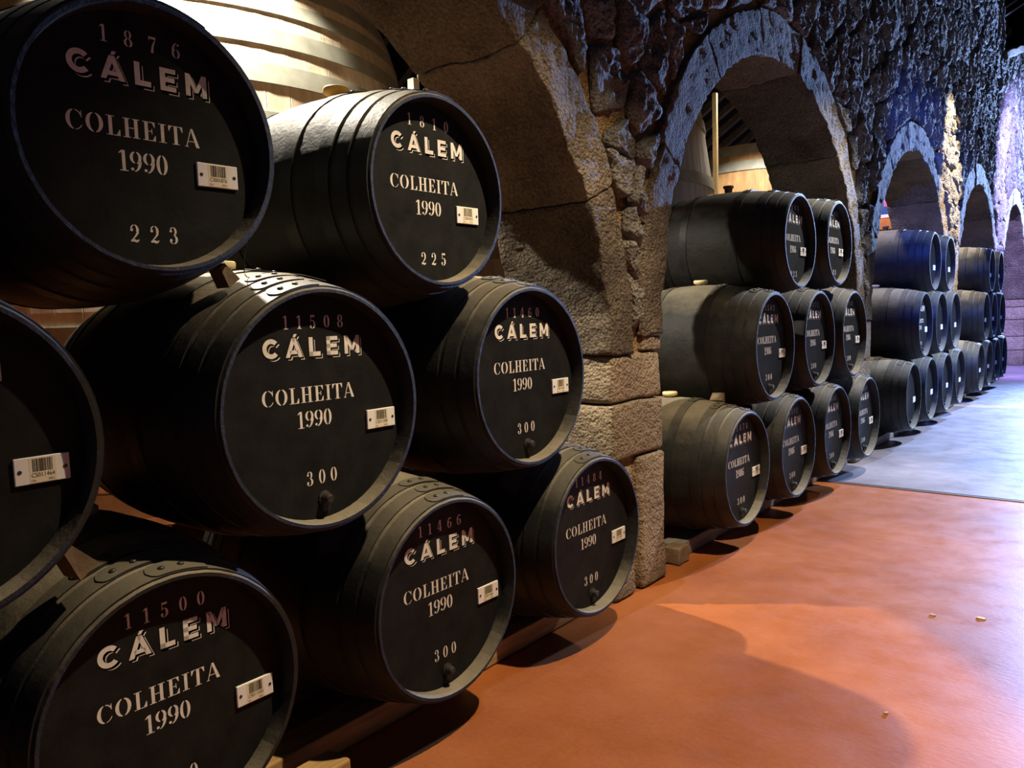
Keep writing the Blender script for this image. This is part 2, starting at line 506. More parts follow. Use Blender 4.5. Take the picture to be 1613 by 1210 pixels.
def clip(poly, mx, mz, nx, nz):
    out = []
    for i in range(len(poly)):
        p, q = poly[i], poly[(i + 1) % len(poly)]
        dp = (p[0] - mx) * nx + (p[1] - mz) * nz; dq = (q[0] - mx) * nx + (q[1] - mz) * nz
        if dp <= 0: out.append(p)
        if dp * dq < 0:
            t_ = dp / (dp - dq); out.append((p[0] + (q[0] - p[0]) * t_, p[1] + (q[1] - p[1]) * t_))
    return out
def stone_mesh(poly, c, depth, mb):
    per = sum(math.dist(poly[i], poly[(i + 1) % len(poly)]) for i in range(len(poly)))
    n = max(10, min(40, int(per / 0.036)))
    bnd = []
    step = per / n; acc = 0.0; nxt = 0.0
    for i in range(len(poly)):
        p, q = poly[i], poly[(i + 1) % len(poly)]
        L = math.dist(p, q)
        while nxt < acc + L - 1e-9 and len(bnd) < n:
            t_ = (nxt - acc) / L; bnd.append((p[0] + (q[0] - p[0]) * t_, p[1] + (q[1] - p[1]) * t_)); nxt += step
        acc += L
    n = len(bnd)
    rings = [(0.96, -0.05), (1.0, 0.25), (0.94, 0.8), (0.84, 0.92), (0.73, 0.97), (0.62, 1.0), (0.5, 1.03), (0.38, 1.05), (0.26, 1.05), (0.13, 1.05)]
    vs_ = []
    for s, dx in rings:
        for (yy, zz) in bnd:
            p = Vector((WX - 0.034 + depth * dx, c[0] + (yy - c[0]) * s, c[1] + (zz - c[1]) * s))
            k = noise.noise_vector(p * 7.0)
            p += Vector((k.x * 0.026 * (1 if dx > 0.5 else 0.3), k.y * 0.014, k.z * 0.014))
            k2 = noise.noise_vector(p * 19.0)
            if dx > 0.5: p.x += k2.x * 0.022 + noise.noise(p * 41.0) * 0.016
            vs_.append(p)
    vs_.append(Vector((WX - 0.034 + depth * 1.05, c[0], c[1])))
    fs = []
    for r_ in range(len(rings) - 1):
        for i in range(n):
            j = (i + 1) % n
            fs.append((r_ * n + i, r_ * n + j, (r_ + 1) * n + j, (r_ + 1) * n + i))
    last = (len(rings) - 1) * n
    for i in range(n): fs.append((last + i, last + (i + 1) % n, len(vs_) - 1))
    mb.add(vs_, fs)
cells = []
for i, (yy, zz, s) in enumerate(pts):
    poly = [(yy - .5, zz - .5), (yy + .5, zz - .5), (yy + .5, zz + .5), (yy - .5, zz + .5)]
    for j, (y2, z2, s2) in enumerate(pts):
        if i != j and abs(y2 - yy) < 1.0 and abs(z2 - zz) < 1.0:
            dx, dz = y2 - yy, z2 - zz
            d2 = math.hypot(dx, dz); f_ = 0.5 + 0.25 * (s - s2) / (s + s2)
            poly = clip(poly, yy + dx * f_, zz + dz * f_, dx / d2, dz / d2)
            if len(poly) < 3: break
    if len(poly) < 3: continue
    lim = s * 0.85 + 0.05
    poly = [(yy + max(-lim, min(lim, p[0] - yy)), zz + max(-lim, min(lim, p[1] - zz))) for p in poly]
    poly = [push_out(*p) for p in poly]
    cy = sum(p[0] for p in poly) / len(poly); cz = sum(p[1] for p in poly) / len(poly)
    gap = 0.017
    pin = []
    for p in poly:
        d = math.hypot(p[0] - cy, p[1] - cz)
        f_ = max(0.4, (d - gap) / d) if d > 1e-6 else 1
        pin.append((cy + (p[0] - cy) * f_, min(cz + (p[1] - cz) * f_, core_top(p[0]) - 0.03)))
    area = abs(sum(pin[k][0] * pin[(k + 1) % len(pin)][1] - pin[(k + 1) % len(pin)][0] * pin[k][1] for k in range(len(pin)))) / 2
    if area < 0.004 or inside_ring(cy, cz): continue
    a2 = sum(pin[k][0] * pin[(k + 1) % len(pin)][1] - pin[(k + 1) % len(pin)][0] * pin[k][1] for k in range(len(pin)))
    if a2 < 0: pin = pin[::-1]
    dist = (Vector((WX, cy, cz)) - CAM_POS).length
    inframe = 1.0 if cz < vis_top(cy) - 0.5 else 0.25
    cells.append((inframe * area / dist ** 3, pin, (cy, cz), s))
cells.sort(key=lambda q: -q[0])
rest = MB()
for k, (_, poly, c, s) in enumerate(cells):
    depth = 0.03 + rng.uniform(0.0, 0.04)
    if k < 300:
        b = MB(); stone_mesh(poly, c, depth, b); b.build('stone', 'rubble', wall, smooth=True)
    else:
        stone_mesh(poly, c, depth, rest)
if rest.v:
    o = rest.build('small_far_stones', 'rubble', wall, smooth=True); o['kind'] = 'stuff'
# coping on the lower far part of the wall
b = MB()
g, fs = grid_block((0.34, 3.0, 0.07), 0.02, (3, 14, 1))
b.add([rough(Vector((p.x - 0.47, p.y + 18.8, p.z + 5.45 + 0.29 * (p.y + 3.0) + 0.04)), 0.02, 3) for p in g], fs)
b.build('coping_stone', 'granite', wall, smooth=True)

# other walls and roof
b = MB(); b.box(-6.5, -4, 0, -6.2, 30, 6); struct(b.build('wall_back', 'back_stone'), 'dark stone wall at the back of the store room')
b = MB(); b.box(5.7, -4, 0, 6.0, 30, 7); struct(b.build('wall_right', 'plaster'), 'dark wall on the far side of the aisle')
b = MB(); b.box(-6.5, 26, 0, 6.0, 26.3, 9); struct(b.build('wall_end', 'plaster'), 'dark end wall of the cellar')
b = MB(); b.box(-6.5, -4.3, 0, 6.0, -4, 9); struct(b.build('wall_near', 'plaster'), 'dark wall behind the viewer')
ceil = MB()
ceil.add([(-6.5, -4.3, 4.2), (-0.3, -4.3, 8.2), (6.0, -4.3, 6.6), (-6.5, 30, 4.2), (-0.3, 30, 8.2), (6.0, 30, 6.6)], [(0, 1, 4, 3), (1, 2, 5, 4)])
ceiling = struct(ceil.build('ceiling', 'roof'), 'dark timber roof')
yy = 4.0
while yy < 22:
    b = MB()
    b.add([(-6.3, yy, 4.16), (-0.8, yy, 7.71), (-0.8, yy + 0.1, 7.71), (-6.3, yy + 0.1, 4.16), (-6.3, yy, 4.02), (-0.8, yy, 7.57), (-0.8, yy + 0.1, 7.57), (-6.3, yy + 0.1, 4.02)],
          [(0, 1, 2, 3), (7, 6, 5, 4), (0, 4, 5, 1), (2, 6, 7, 3), (1, 5, 6, 2), (0, 3, 7, 4)])
    b.build('rafter', 'rafter', ceiling); yy += 0.62

# ------------------------------------------------------------------ stencil lettering
def catmull(p, n=5):
    if len(p) < 3: return p
    out = []
    for i in range(len(p) - 1):
        a, b_, c, d = p[max(i - 1, 0)], p[i], p[i + 1], p[min(i + 2, len(p) - 1)]
        for k in range(n):
            t_ = k / n
            out.append(tuple(0.5 * (2 * b_[q] + (c[q] - a[q]) * t_ + (2 * a[q] - 5 * b_[q] + 4 * c[q] - d[q]) * t_ ** 2 + (3 * b_[q] - a[q] - 3 * c[q] + d[q]) * t_ ** 3) for q in range(len(b_))))
    out.append(p[-1]); return out
def S(*p):                                   # ribbon stroke (x, y, width)
    p = catmull(list(p)); polys = []; L = []; R = []
    for i in range(len(p)):
        q0, q1 = p[max(i - 1, 0)], p[min(i + 1, len(p) - 1)]
        dx, dy = q1[0] - q0[0], q1[1] - q0[1]; d = math.hypot(dx, dy) or 1
        nx, ny = -dy / d, dx / d
        L.append((p[i][0] + nx * p[i][2] / 2, p[i][1] + ny * p[i][2] / 2)); R.append((p[i][0] - nx * p[i][2] / 2, p[i][1] - ny * p[i][2] / 2))
    return [[R[i], R[i + 1], L[i + 1], L[i]] for i in range(len(p) - 1)]
def B(x0, y0, x1, y1): return [[(x0, y0), (x1, y0), (x1, y1), (x0, y1)]]
def P(*p): return [list(p)]
def Cr(cx, cy, rx, ry, ts, tt, a0, a1, n=14):  # crescent between two ellipses
    o = []
    for i in range(n):
        q = []
        for k, t_ in ((0, i), (0, i + 1), (1, i + 1), (1, i)):
            a = math.radians(a0 + (a1 - a0) * t_ / n)
            q.append((cx + (rx - ts * k) * math.cos(a), cy + (ry - tt * k) * math.sin(a)))
        o.append(q)
    return o
def Dot(cx, cy, r, n=10): return [[(cx + r * math.cos(2 * PI * i / n), cy + r * math.sin(2 * PI * i / n)) for i in range(n)]]
SIX = Cr(.28, .3, .27, .3, .14, .04, -76, 76) + Cr(.28, .3, .27, .3, .14, .04, 104, 256) + Cr(.40, .44, .39, .56, .15, .035, 98, 178) + Dot(.45, .87, .075)
SER = {
 '0': (.56, Cr(.28, .5, .27, .5, .155, .035, -79, 79) + Cr(.28, .5, .27, .5, .155, .035, 101, 259)),
 '1': (.46, B(.17, .04, .32, 1) + P((.17, 1), (.03, .86), (.03, .82), (.17, .88)) + B(.05, 0, .44, .04)),
 '2': (.56, Cr(.27, .70, .25, .30, .15, .04, -25, 84) + Cr(.27, .70, .25, .30, .1, .04, 98, 160) + Dot(.11, .70, .085) + S((.47, .58, .13), (.30, .33, .08), (.06, .10, .035)) + S((.04, .06, .10), (.2, .11, .15), (.38, .06, .13), (.52, .16, .04))),
 '3': (.55, Cr(.24, .745, .22, .255, .13, .04, -82, 84) + Cr(.24, .745, .22, .255, .1, .04, 98, 150) + Dot(.10, .76, .08) + Cr(.24, .27, .27, .27, .15, .04, -84, 84) + Cr(.24, .27, .27, .27, .1, .04, 205, 262) + Dot(.09, .22, .085)),
 '4': (.60, B(.31, .04, .46, 1) + S((.29, .97, .045), (.02, .28, .045)) + B(.0, .24, .28, .285) + B(.49, .24, .59, .285) + B(.22, 0, .55, .04)),
 '5': (.55, B(.08, .5, .125, .84) + B(.08, .86, .46, 1) + Cr(.23, .31, .28, .32, .16, .04, -84, 84) + Cr(.23, .31, .28, .32, .1, .04, 96, 130) + Cr(.23, .31, .28, .32, .1, .04, 205, 262) + Dot(.09, .2, .085)),
 '6': (.56, SIX),
 '7': (.54, B(.05, .85, .50, 1) + B(.03, .72, .07, 1) + S((.46, .82, .05), (.30, .45, .12), (.22, 0, .16))),
 '8': (.56, Cr(.28, .745, .22, .255, .12, .04, -78, 78) + Cr(.28, .745, .22, .255, .12, .04, 102, 258) + Cr(.28, .26, .27, .26, .15, .04, -78, 78) + Cr(.28, .26, .27, .26, .15, .04, 102, 258)),
 '9': (.56, [[(.56 - x, 1 - y_) for x, y_ in q] for q in SIX]),
 'C': (.74, Cr(.38, .5, .36, .5, .17, .035, 101, 259) + Cr(.38, .5, .36, .5, .07, .045, 30, 84) + Cr(.38, .5, .36, .5, .04, .04, 276, 330) + B(.65, .64, .685, .97)),
 'O': (.80, Cr(.39, .5, .37, .5, .17, .035, -79, 79) + Cr(.39, .5, .37, .5, .17, .035, 101, 259)),
 'L': (.66, B(.12, 0, .28, 1) + B(.02, .96, .10, 1) + B(.30, .96, .39, 1) + B(.02, 0, .10, .04) + B(.30, 0, .60, .04) + P((.62, 0), (.62, .32), (.585, .32), (.46, .04))),
 'H': (.82, B(.11, 0, .27, 1) + B(.53, 0, .69, 1) + B(.29, .48, .51, .525) + B(.02, .96, .10, 1) + B(.28, .96, .35, 1) + B(.02, 0, .10, .04) + B(.28, 0, .35, .04) + B(.45, .96, .52, 1) + B(.70, .96, .78, 1) + B(.45, 0, .52, .04) + B(.70, 0, .78, .04)),
 'E': (.68, B(.11, 0, .27, 1) + B(.02, .96, .10, 1) + B(.02, 0, .10, .04) + B(.29, .96, .60, 1) + P((.60, 1), (.46, .96), (.575, .72), (.60, .72)) + B(.29, .48, .46, .525) + B(.43, .36, .465, .64) + B(.29, 0, .62, .04) + P((.62, 0), (.62, .30), (.59, .30), (.47, .04))),
 'I': (.40, B(.12, 0, .28, 1) + B(.02, .96, .10, 1) + B(.30, .96, .38, 1) + B(.02, 0, .10, .04) + B(.30, 0, .38, .04)),
 'T': (.74, B(.29, 0, .45, 1) + B(.20, 0, .27, .04) + B(.47, 0, .54, .04) + B(.02, .96, .27, 1) + B(.47, .96, .72, 1) + P((.02, 1), (.02, .70), (.05, .70), (.16, .96)) + P((.72, 1), (.58, .96), (.69, .70), (.72, .70))),
 'A': (.78, P((.30, 1), (.42, 1), (.74, 0), (.56, 0)) + P((.29, .92), (.32, .84), (.105, .04), (.065, .04)) + B(.18, .28, .47, .32) + B(.0, 0, .17, .04)),
}
def arcb(cx, cy, r, w_, a0, a1, n=20):
    return Cr(cx, cy, r, r, w_, w_, a0, a1, n)
BRAND = {
 'C': (.98, arcb(.50, .5, .5, .235, 42, 318)),
 'A': (1.06, P((.40, 1), (.64, 1), (1.04, 0), (.80, 0)) + P((.40, 1), (.64, 1), (.24, 0), (0, 0)) + B(.26, .17, .78, .36)),
 'L': (.78, B(.04, 0, .29, 1) + B(.04, 0, .76, .23)),
 'E': (.84, B(.04, 0, .29, 1) + B(.04, 0, .78, .21) + B(.04, .395, .72, .605) + B(.04, .79, .78, 1)),
 'M': (1.14, B(.04, 0, .27, 1) + B(.85, 0, 1.08, 1) + P((.04, 1), (.27, 1), (.65, .18), (.47, .18)) + P((.85, 1), (1.08, 1), (.65, .18), (.47, .18))),
}
ACUTE = P((.47, 1.04), (.62, 1.04), (.74, 1.20), (.55, 1.20))
def flat(polys, x, dy=0.0, dz=0.0, grow=0.0, mb=None):
    mb = mb or MB()
    for q in polys:
        if sum(q[i][0] * q[(i + 1) % len(q)][1] - q[(i + 1) % len(q)][0] * q[i][1] for i in range(len(q))) < 0: q = q[::-1]
        if grow:
            cx = sum(p[0] for p in q) / len(q); cz = sum(p[1] for p in q) / len(q)
            q = [(p[0] + math.copysign(grow, p[0] - cx), p[1] + math.copysign(grow, p[1] - cz)) for p in q]
        mb.add([(x, p[0] + dy, p[1] + dz) for p in q], [tuple(range(len(q)))])
    return mb
glyph_cache = {}
def glyph(font, c, height, sx=1.0):
    k = (font is BRAND, c, height, sx)
    if k in glyph_cache: return glyph_cache[k]
    pl = [[(px * height * sx, (py - 0.5) * height) for px, py in q] for q in font[c][1]]
    if font is BRAND:
        if c == 'A': pl += [[(px * height * sx, (py - 0.5) * height) for px, py in q] for q in ACUTE]
        mb = flat(pl, 0.0004, 0.0074, -0.0074); flat(pl, 0.0012, mb=mb); nw = len(mb.f)
        for d in (0.0012, 0.0026, 0.0040, 0.0048): flat(pl, 0.0008, d, -d, 0.0004, mb)
        me = mb.mesh('brand_letter'); me.materials.append(M['paint']); me.materials.append(M['head'])
        for i, p in enumerate(me.polygons): p.material_index = 0 if i < nw else 1
    else:
        me = flat(pl, 0.0006).mesh('stencil'); me.materials.append(M['paint'])
    glyph_cache[k] = me
    return me
def write(name, text, font, height, width, parent, y0, z0, sx=1.0):
    adv = [font[c][0] * height * sx for c in text]
    sp = (width - sum(adv)) / max(1, len(text) - 1)
    x = -width / 2
    for c, a in zip(text, adv):
        obj(name, glyph(font, c, height, sx), None, parent, (0, y0 + x, z0)); x += a + sp
def font_mesh(text, size):
    cu = bpy.data.curves.new('print', 'FONT'); cu.body = text; cu.size = size
    cu.align_x = 'CENTER'; cu.align_y = 'CENTER'; cu.resolution_u = 3
    o = bpy.data.objects.new('print', cu); col.objects.link(o)
    dg = bpy.context.evaluated_depsgraph_get()
    me = bpy.data.meshes.new_from_object(o.evaluated_get(dg))
    vs_ = [(v.co.x, v.co.y) for v in me.vertices]; fs = [tuple(p.vertices) for p in me.polygons]
    bpy.data.objects.remove(o); bpy.data.curves.remove(cu); bpy.data.meshes.remove(me)
    return vs_, fs

# ------------------------------------------------------------------ barrels
NS = 24
class Kind:
    def __init__(s, L, Rh, Rb):
        s.L, s.Rh, s.Rb = L, Rh, Rb
        s.rec = 0.05
        s.make()
    def r(s, x): return s.Rb - (s.Rb - s.Rh) * (2 * x / s.L) ** 2
    def make(s):
        H = s.L / 2
        # one stave
        xs = [-H, -H + .012, -H + s.rec, -H + .09] + [-H + .16 + (2 * H - .32) * i / 9 for i in range(10)] + [H - .09, H - s.rec, H - .012, H]
        def rin(x):
            e = H - abs(x)
            if e < s.rec: return s.r(x) - 0.013 - 0.020 * e / s.rec
            return s.r(x) - 0.033
        d = PI / NS
        b = MB(); vs_ = []; fs = []
        for x in xs:
            R_ = s.r(x) - (0.004 if abs(abs(x) - H) < 1e-6 else 0)
            for k in range(5):
                a = (k / 4 * 2 - 1) * d * (0.997)
                rr = R_ - (0.0008 if k in (0, 4) else 0)
                vs_.append((x, rr * math.sin(a), rr * math.cos(a)))
            for k in (3, 2, 1, 0):
                a = (k / 3 * 2 - 1) * d * 0.998
                vs_.append((x, rin(x) * math.sin(a), rin(x) * math.cos(a)))
        n = 9
        for i in range(len(xs) - 1):
            for k in range(n):
                u = (k + 1) % n
                fs.append((i * n + k, (i + 1) * n + k, (i + 1) * n + u, i * n + u))
        fs.append(tuple(range(n))); e = (len(xs) - 1) * n
        fs.append(tuple(e + k for k in range(n - 1, -1, -1)))
        b.add(vs_, [f[::-1] for f in fs]); s.stave = b.mesh('stave', 'sharp')
        # one-piece body for the far rows
        b = MB(); lathe_x(b, [(x, s.r(x)) for x in xs] + [(x, rin(x)) for x in reversed(xs)], 64, True)
        b.f = [f[::-1] for f in b.f]
        s.body = b.mesh('stave_body', 'sharp')
        # head
        hr = s.r(H - s.rec) - 0.030
        s.hr = hr
        b = MB(); lathe_x(b, [(-0.02, 1e-4), (-0.02, hr), (-0.004, hr), (0, hr - 0.004), (0, hr * 0.6), (0, 1e-4)], 64)
        b.f = [f[::-1] for f in b.f]
        s.head = b.mesh('barrel_head', 'sharp')
        # hoops
        s.hoops = []
        for x0, x1 in ((.008, .062), (.078, .128), (.146, .194), (.30, .352)):
            for sg in (1, -1):
                a0, a1 = sg * (H - x0), sg * (H - x1)
                pr = [(a0, s.r(a0) - .003), (a0, s.r(a0) + .0035), ((a0 + a1) / 2, s.r((a0 + a1) / 2) + .0035), (a1, s.r(a1) + .0035), (a1, s.r(a1) - .003)]
                b = MB(); lathe_x(b, pr, 64)
                if sg > 0: b.f = [f[::-1] for f in b.f]
                # riveted overlap with a rounded end
                xm, hw = (a0 + a1) / 2, abs(a1 - a0) / 2
                top = []; bot = []
                for k in range(25):
                    th = 0.42 * k / 24; e = min(1.0, (th * s.Rb) / hw)
                    ww = hw * math.sqrt(max(0.0, 1 - (1 - e) ** 2)) if e < 1 else hw
                    ww = max(ww, 0.004)
                    for q in (-1, 1):
                        xx = xm + q * ww * 0.97
                        for lst, rr in ((top, .0068), (bot, .002)):
                            R_ = s.r(xx) + rr
                            lst.append((xx, R_ * math.sin(th - .2), R_ * math.cos(th - .2)))
                nt_ = len(top); vv = top + bot; ff = []
                for k in range(24):
                    ff.append((2 * k, 2 * k + 1, 2 * k + 3, 2 * k + 2))
                    ff.append((2 * k, 2 * k + 2, nt_ + 2 * k + 2, nt_ + 2 * k)); ff.append((2 * k + 1, nt_ + 2 * k + 1, nt_ + 2 * k + 3, 2 * k + 3))
                ff.append((0, nt_, nt_ + 1, 1))
                b.add(vv, ff)
                s.hoops.append((b.mesh('hoop', 'sharp'), xm, sg))
        b = MB(); lathe_z(b, [(.0085, 0), (.0085, .002), (.006, .0045), (.002, .0055), (1e-4, .0056)], 10)
        s.rivet = b.mesh('rivet', True)
K300 = Kind(1.0, 0.330, 0.400)
K225 = Kind(1.0, 0.303, 0.370)

b = MB(); lathe_z(b, [(1e-4, -.03), (.024, -.03), (.030, .006), (.045, .010), (.047, .026), (.043, .032), (1e-4, .032)], 20); BUNG = b.mesh('bung', True)
b = MB(); lathe_z(b, [(1e-4, -.02), (.022, -.02), (.028, .03), (.036, .034), (.036, .048), (1e-4, .048)], 20); BUNG2 = b.mesh('bung', True)
# spigot plug under the volume: tapered peg with a drip edge
b = MB(); lathe_x(b, [(-.004, .021), (.004, .021), (.006, .016), (.026, .013), (.030, .010), (.030, 1e-4)], 16); b.f = [f[::-1] for f in b.f]
b.add([(0, -.012, -.035), (0, .012, -.035), (0, .015, 0), (0, -.015, 0), (.010, -.010, -.035), (.010, .010, -.035), (.014, .013, 0), (.014, -.013, 0)],
      [(4, 5, 6, 7), (0, 4, 7, 3), (1, 2, 6, 5), (0, 1, 5, 4)])
PLUG = b.mesh('cork_plug', False)
b = MB(); b.bevel_box((.0035, 0, 0), (.0035, .054, .0285), .0018); PLATE = b.mesh('barcode_tag')
b = MB(); b.box(.007, -.026, -.0265, .0073, .026, .0265); STICK = b.mesh('sticker')
b = MB(); lathe_x(b, [(.006, .0042), (.0082, .0042), (.0088, .003), (.0088, 1e-4)], 10); b.f = [f[::-1] for f in b.f]; SCREW = b.mesh('screw')
def barcode_mesh(code, rg):
    b = MB()
    y0 = -.0195
    while y0 < .0195:
        ww = rg.choice((.0007, .0011, .0018)); b.add([(.0076, y0, -.003), (.0076, y0 + ww, -.003), (.0076, y0 + ww, .024), (.0076, y0, .024)], [(0, 1, 2, 3)])
        y0 += ww + rg.choice((.0007, .001, .0015))
    vs_, fs = font_mesh(code, .0125)
    b.add([(.0076, v[0] * 0.88, v[1] - .0105) for v in vs_], fs)
    vs_, fs = font_mesh('Cas', .006); b.add([(.0076, v[0] - .019, v[1] - .0215) for v in vs_], fs)
    vs_, fs = font_mesh('300 L' if len(code) and code[3] == '1' else '225 L', .006); b.add([(.0076, v[0] + .016, v[1] - .0215) for v in vs_], fs)
    return b.mesh('barcode_print')

def barrel(kind, x, y, z, label, group, serial=None, vol='300', vintage='1990', full=True, letters=True, bung='bung_cream', plug=True, hoop_rot=0.0):
    K = kind; H = K.L / 2
    rg = random.Random(int(y * 1000) + int(z * 77))
    root = empty('wine_barrel', (x - H, y, z - K.Rb))
    tag(root, label, 'barrel', group)
    up = (0, 0, K.Rb)
    if full:
        ph = rg.uniform(0, 2 * PI / NS)
        for i in range(NS): obj('stave', K.stave, 'stave', root, up, (ph + 2 * PI * i / NS, 0, 0))
    else:
        obj('stave_body', K.body, 'stave', root, up)
    hd = obj('barrel_head', K.head, 'head', root, (H - K.rec, 0, K.Rb))
    obj('barrel_head', K.head, 'head', root, (-(H - K.rec), 0, K.Rb), (0, 0, PI))
    for me, xm, sg in K.hoops:
        if not full and abs(xm) < 0.2: pass
        ang = hoop_rot + rg.uniform(-.25, .25)
        o = obj('hoop', me, 'hoop', root, up, (ang, 0, 0))
        if full and sg > 0:
            for th in (-.09, .05):
                rr = K.r(xm) + .0062
                obj('rivet', K.rivet, 'rivet', o, (xm, rr * math.sin(th), rr * math.cos(th)), (-th, 0, 0))
    if bung:
        bo = obj('bung', BUNG2 if bung == 'bung_dark' else BUNG, 'bung_cream', root, (0.0, 0, 2 * K.Rb + (.022 if bung == 'bung_ochre' else 0)))
        bo.material_slots[0].link = 'OBJECT'; bo.material_slots[0].material = M[bung]
    big = K is K300
    if letters:
        z0 = dict(ser=.238, cal=.170, col=.040, yr=-.028, vol=-.193) if big else dict(ser=.222, cal=.150, col=.024, yr=-.050, vol=-.212)
        write('brand_letter', 'CALEM', BRAND, .052, .325, hd, -.004, z0['cal'])
        write('stencil_letter', 'COLHEITA', SER, .043, .307, hd, -.024, z0['col'], 1.16)
        write('vintage_digit', vintage, SER, .046, .115, hd, -.014, z0['yr'], 1.08)
        write('volume_digit', vol, SER, .040, .103 if big else .115, hd, 0, z0['vol'])
        if serial: write('serial_digit', serial, SER, .036, .20 if len(serial) == 5 else .185, hd, 0, z0['ser'])
    tp = obj('barcode_tag', PLATE, 'tag', root, (H - K.rec, .222 if big else .168, K.Rb - (.055 if big else .060)))
    obj('sticker', STICK, 'sticker', tp)
    if serial:
        obj('barcode_print', barcode_mesh('CS0' + serial.rjust(5, '0'), rg), 'ink', tp)
        for s_ in (-.044, .044): obj('screw', SCREW, 'rivet', tp, (0, s_, 0))
    if plug and big: obj('cork_plug', PLUG, 'plug', root, (H - K.rec, .004, K.Rb - .255))
    return root

G1, G2, G3, G4 = 'barrels of the nearest stack', 'barrels of the stack behind the lit pier', 'barrels of the third stack', 'barrels of the farthest stack'
# nearest bay
barrel(K300, 0.0, -0.03, .495, 'black barrel at the bottom left corner, under barrel 11464', G1, None, letters=False, full=False)
barrel(K300, -.023, .893, .505, 'black barrel numbered 11500 at the lower left of the nearest stack', G1, '11500')
barrel(K300, .015, 1.808, .504, 'black barrel numbered 11466 on the bottom row, above the orange floor', G1, '11466')
barrel(K300, .004, 2.717, .490, 'black barrel numbered 11484 at the foot of the lit stone pier', G1, '11484')
barrel(K300, 0.0, .417, 1.190, 'black barrel at the left edge with barcode tag CS011464', G1, '11464')
barrel(K300, .029, 1.335, 1.188, 'black barrel numbered 11508 in the middle of the nearest stack', G1, '11508')
barrel(K300, .005, 2.299, 1.197, 'black barrel numbered 11460 on the middle row beside the pier', G1, '11460')
barrel(K225, .004, .918, 1.852, 'black barrel numbered 1876 at the top left of the stack', G1, '1876', vol='223')
barrel(K225, -.010, 1.855, 1.830, 'black barrel numbered 1810 on top, with blue rim and ochre bung', G1, '1810', vol='225', bung='bung_ochre')
# second bay
yr = '1986'
barrel(K300, .001, 4.327, .496, 'black barrel numbered 11478 on the bottom row right beside the lit pier', G2, '11478', vintage=yr)
barrel(K300, -.003, 5.202, .488, 'black barrel numbered 11492, second on the bottom row beyond the pier', G2, '11492', vintage=yr)
barrel(K300, .002, 6.044, .486, 'black barrel numbered 11485, third on the bottom row beyond the pier', G2, '11485', vintage=yr)
barrel(K300, .010, 6.872, .486, 'black barrel, fourth on the bottom row beyond the pier, beside the floor joint', G2, '11480', vintage=yr)
barrel(K300, -.008, 4.796, 1.183, 'black barrel numbered 11502 with cream bung on the middle row beyond the pier', G2, '11502', vintage=yr)
barrel(K300, -.009, 5.658, 1.193, 'black barrel numbered 11472 in the middle of the second stack', G2, '11472', vintage=yr)
barrel(K300, -.002, 6.490, 1.196, 'black barrel with bluish lit head, third on the middle row of the second stack', G2, '11488', vintage=yr)
barrel(K225, -.008, 5.252, 1.852, 'black barrel numbered 1803 with brown bung on top of the second stack', G2, '1803', vol='223', vintage=yr, bung='bung_dark')
barrel(K225, -.018, 6.140, 1.884, 'black barrel numbered 1801, farther of the two topping the second stack', G2, '1801', vol='223', vintage=yr, bung='bung_dark')
# third bay
ordn = ['first', 'second', 'third', 'fourth']
def far_bay(g, nm, bot, mid, top):
    for i, (x, y) in enumerate(bot): barrel(K300, x, y, .486, 'dark barrel, %s from the left on the bottom row of the %s stack' % (ordn[i], nm), g, full=False, letters=False, vintage=yr)
    for i, (x, y) in enumerate(mid): barrel(K300, x, y, 1.192, 'dark barrel, %s from the left on the middle row of the %s stack' % (ordn[i], nm), g, full=False, letters=(g == G3 and i == 0), vintage=yr)
    for i, (x, y) in enumerate(top): barrel(K225, x, y, 1.856, 'dark barrel, %s of the two topping the %s stack' % (('nearer', 'farther')[i], nm), g, full=False, letters=False, vol='223', vintage=yr, bung='bung_dark')
far_bay(G3, 'third', [(-.006, 8.58), (0, 9.402), (.012, 10.216), (.015, 11.026)], [(.012, 9.008), (.015, 9.827), (.018, 10.645)], [(.015, 9.424), (.02, 10.242)])
far_bay(G4, 'farthest', [(.014, 12.63), (.008, 13.46), (0, 14.32), (-.002, 15.15)], [(.015, 13.05), (.003, 13.899), (.007, 14.745)], [(.02, 13.47), (.028, 14.301)])

# ------------------------------------------------------------------ rails, chocks and small things by the barrels
def beam(name, x0, x1, y0, y1, z1, mat, label):
    b = MB()
    g, fs = grid_block(((x1 - x0) / 2, (y1 - y0) / 2, z1 / 2), .008, (2, 10, 2))
    b.add([rough(p, .003, 6) + Vector((0, 0, z1 / 2)) for p in g], fs)
    o = b.build(name, mat, None, smooth=False, loc=((x0 + x1) / 2, (y0 + y1) / 2, 0.002))
    return tag(o, label, 'beam', 'support beams under the barrels')
for nm, y0, y1, m in (('nearest', -.5, 3.12, 'pine'), ('second', 3.98, 7.25, 'grey_wood'), ('third', 8.2, 11.28, 'grey_wood'), ('farthest', 12.2, 15.55, 'grey_wood')):
    beam('support_beam', -.40, -.27, y0, y1, .086, m, '%s floor beam carrying the front of the %s barrel stack' % ('pine' if m == 'pine' else 'grey timber', nm))
    beam('support_beam', -.79, -.66, y0, y1, .086, m, '%s floor beam carrying the back of the %s barrel stack' % ('pine' if m == 'pine' else 'grey timber', nm))
def wedge(x, y, z, sz, rot, label, mat='block_wood'):
    b = MB(); a, c, h = sz
    vs_ = [(-a, -c, -h), (a, -c, -h), (a, c, -h), (-a, c, -h), (-a * .85, -c * .55, h), (a, -c * .45, h), (a * .9, c * .5, h), (-a, c * .6, h)]
    b.add(vs_, [(0, 3, 2, 1), (4, 5, 6, 7), (0, 1, 5, 4), (1, 2, 6, 5), (2, 3, 7, 6), (3, 0, 4, 7)])
    o = b.build('wooden_wedge', mat, None, loc=(x, y, z)); o.rotation_euler = rot
    return tag(o, label, 'wedge', 'wooden wedges between barrels')
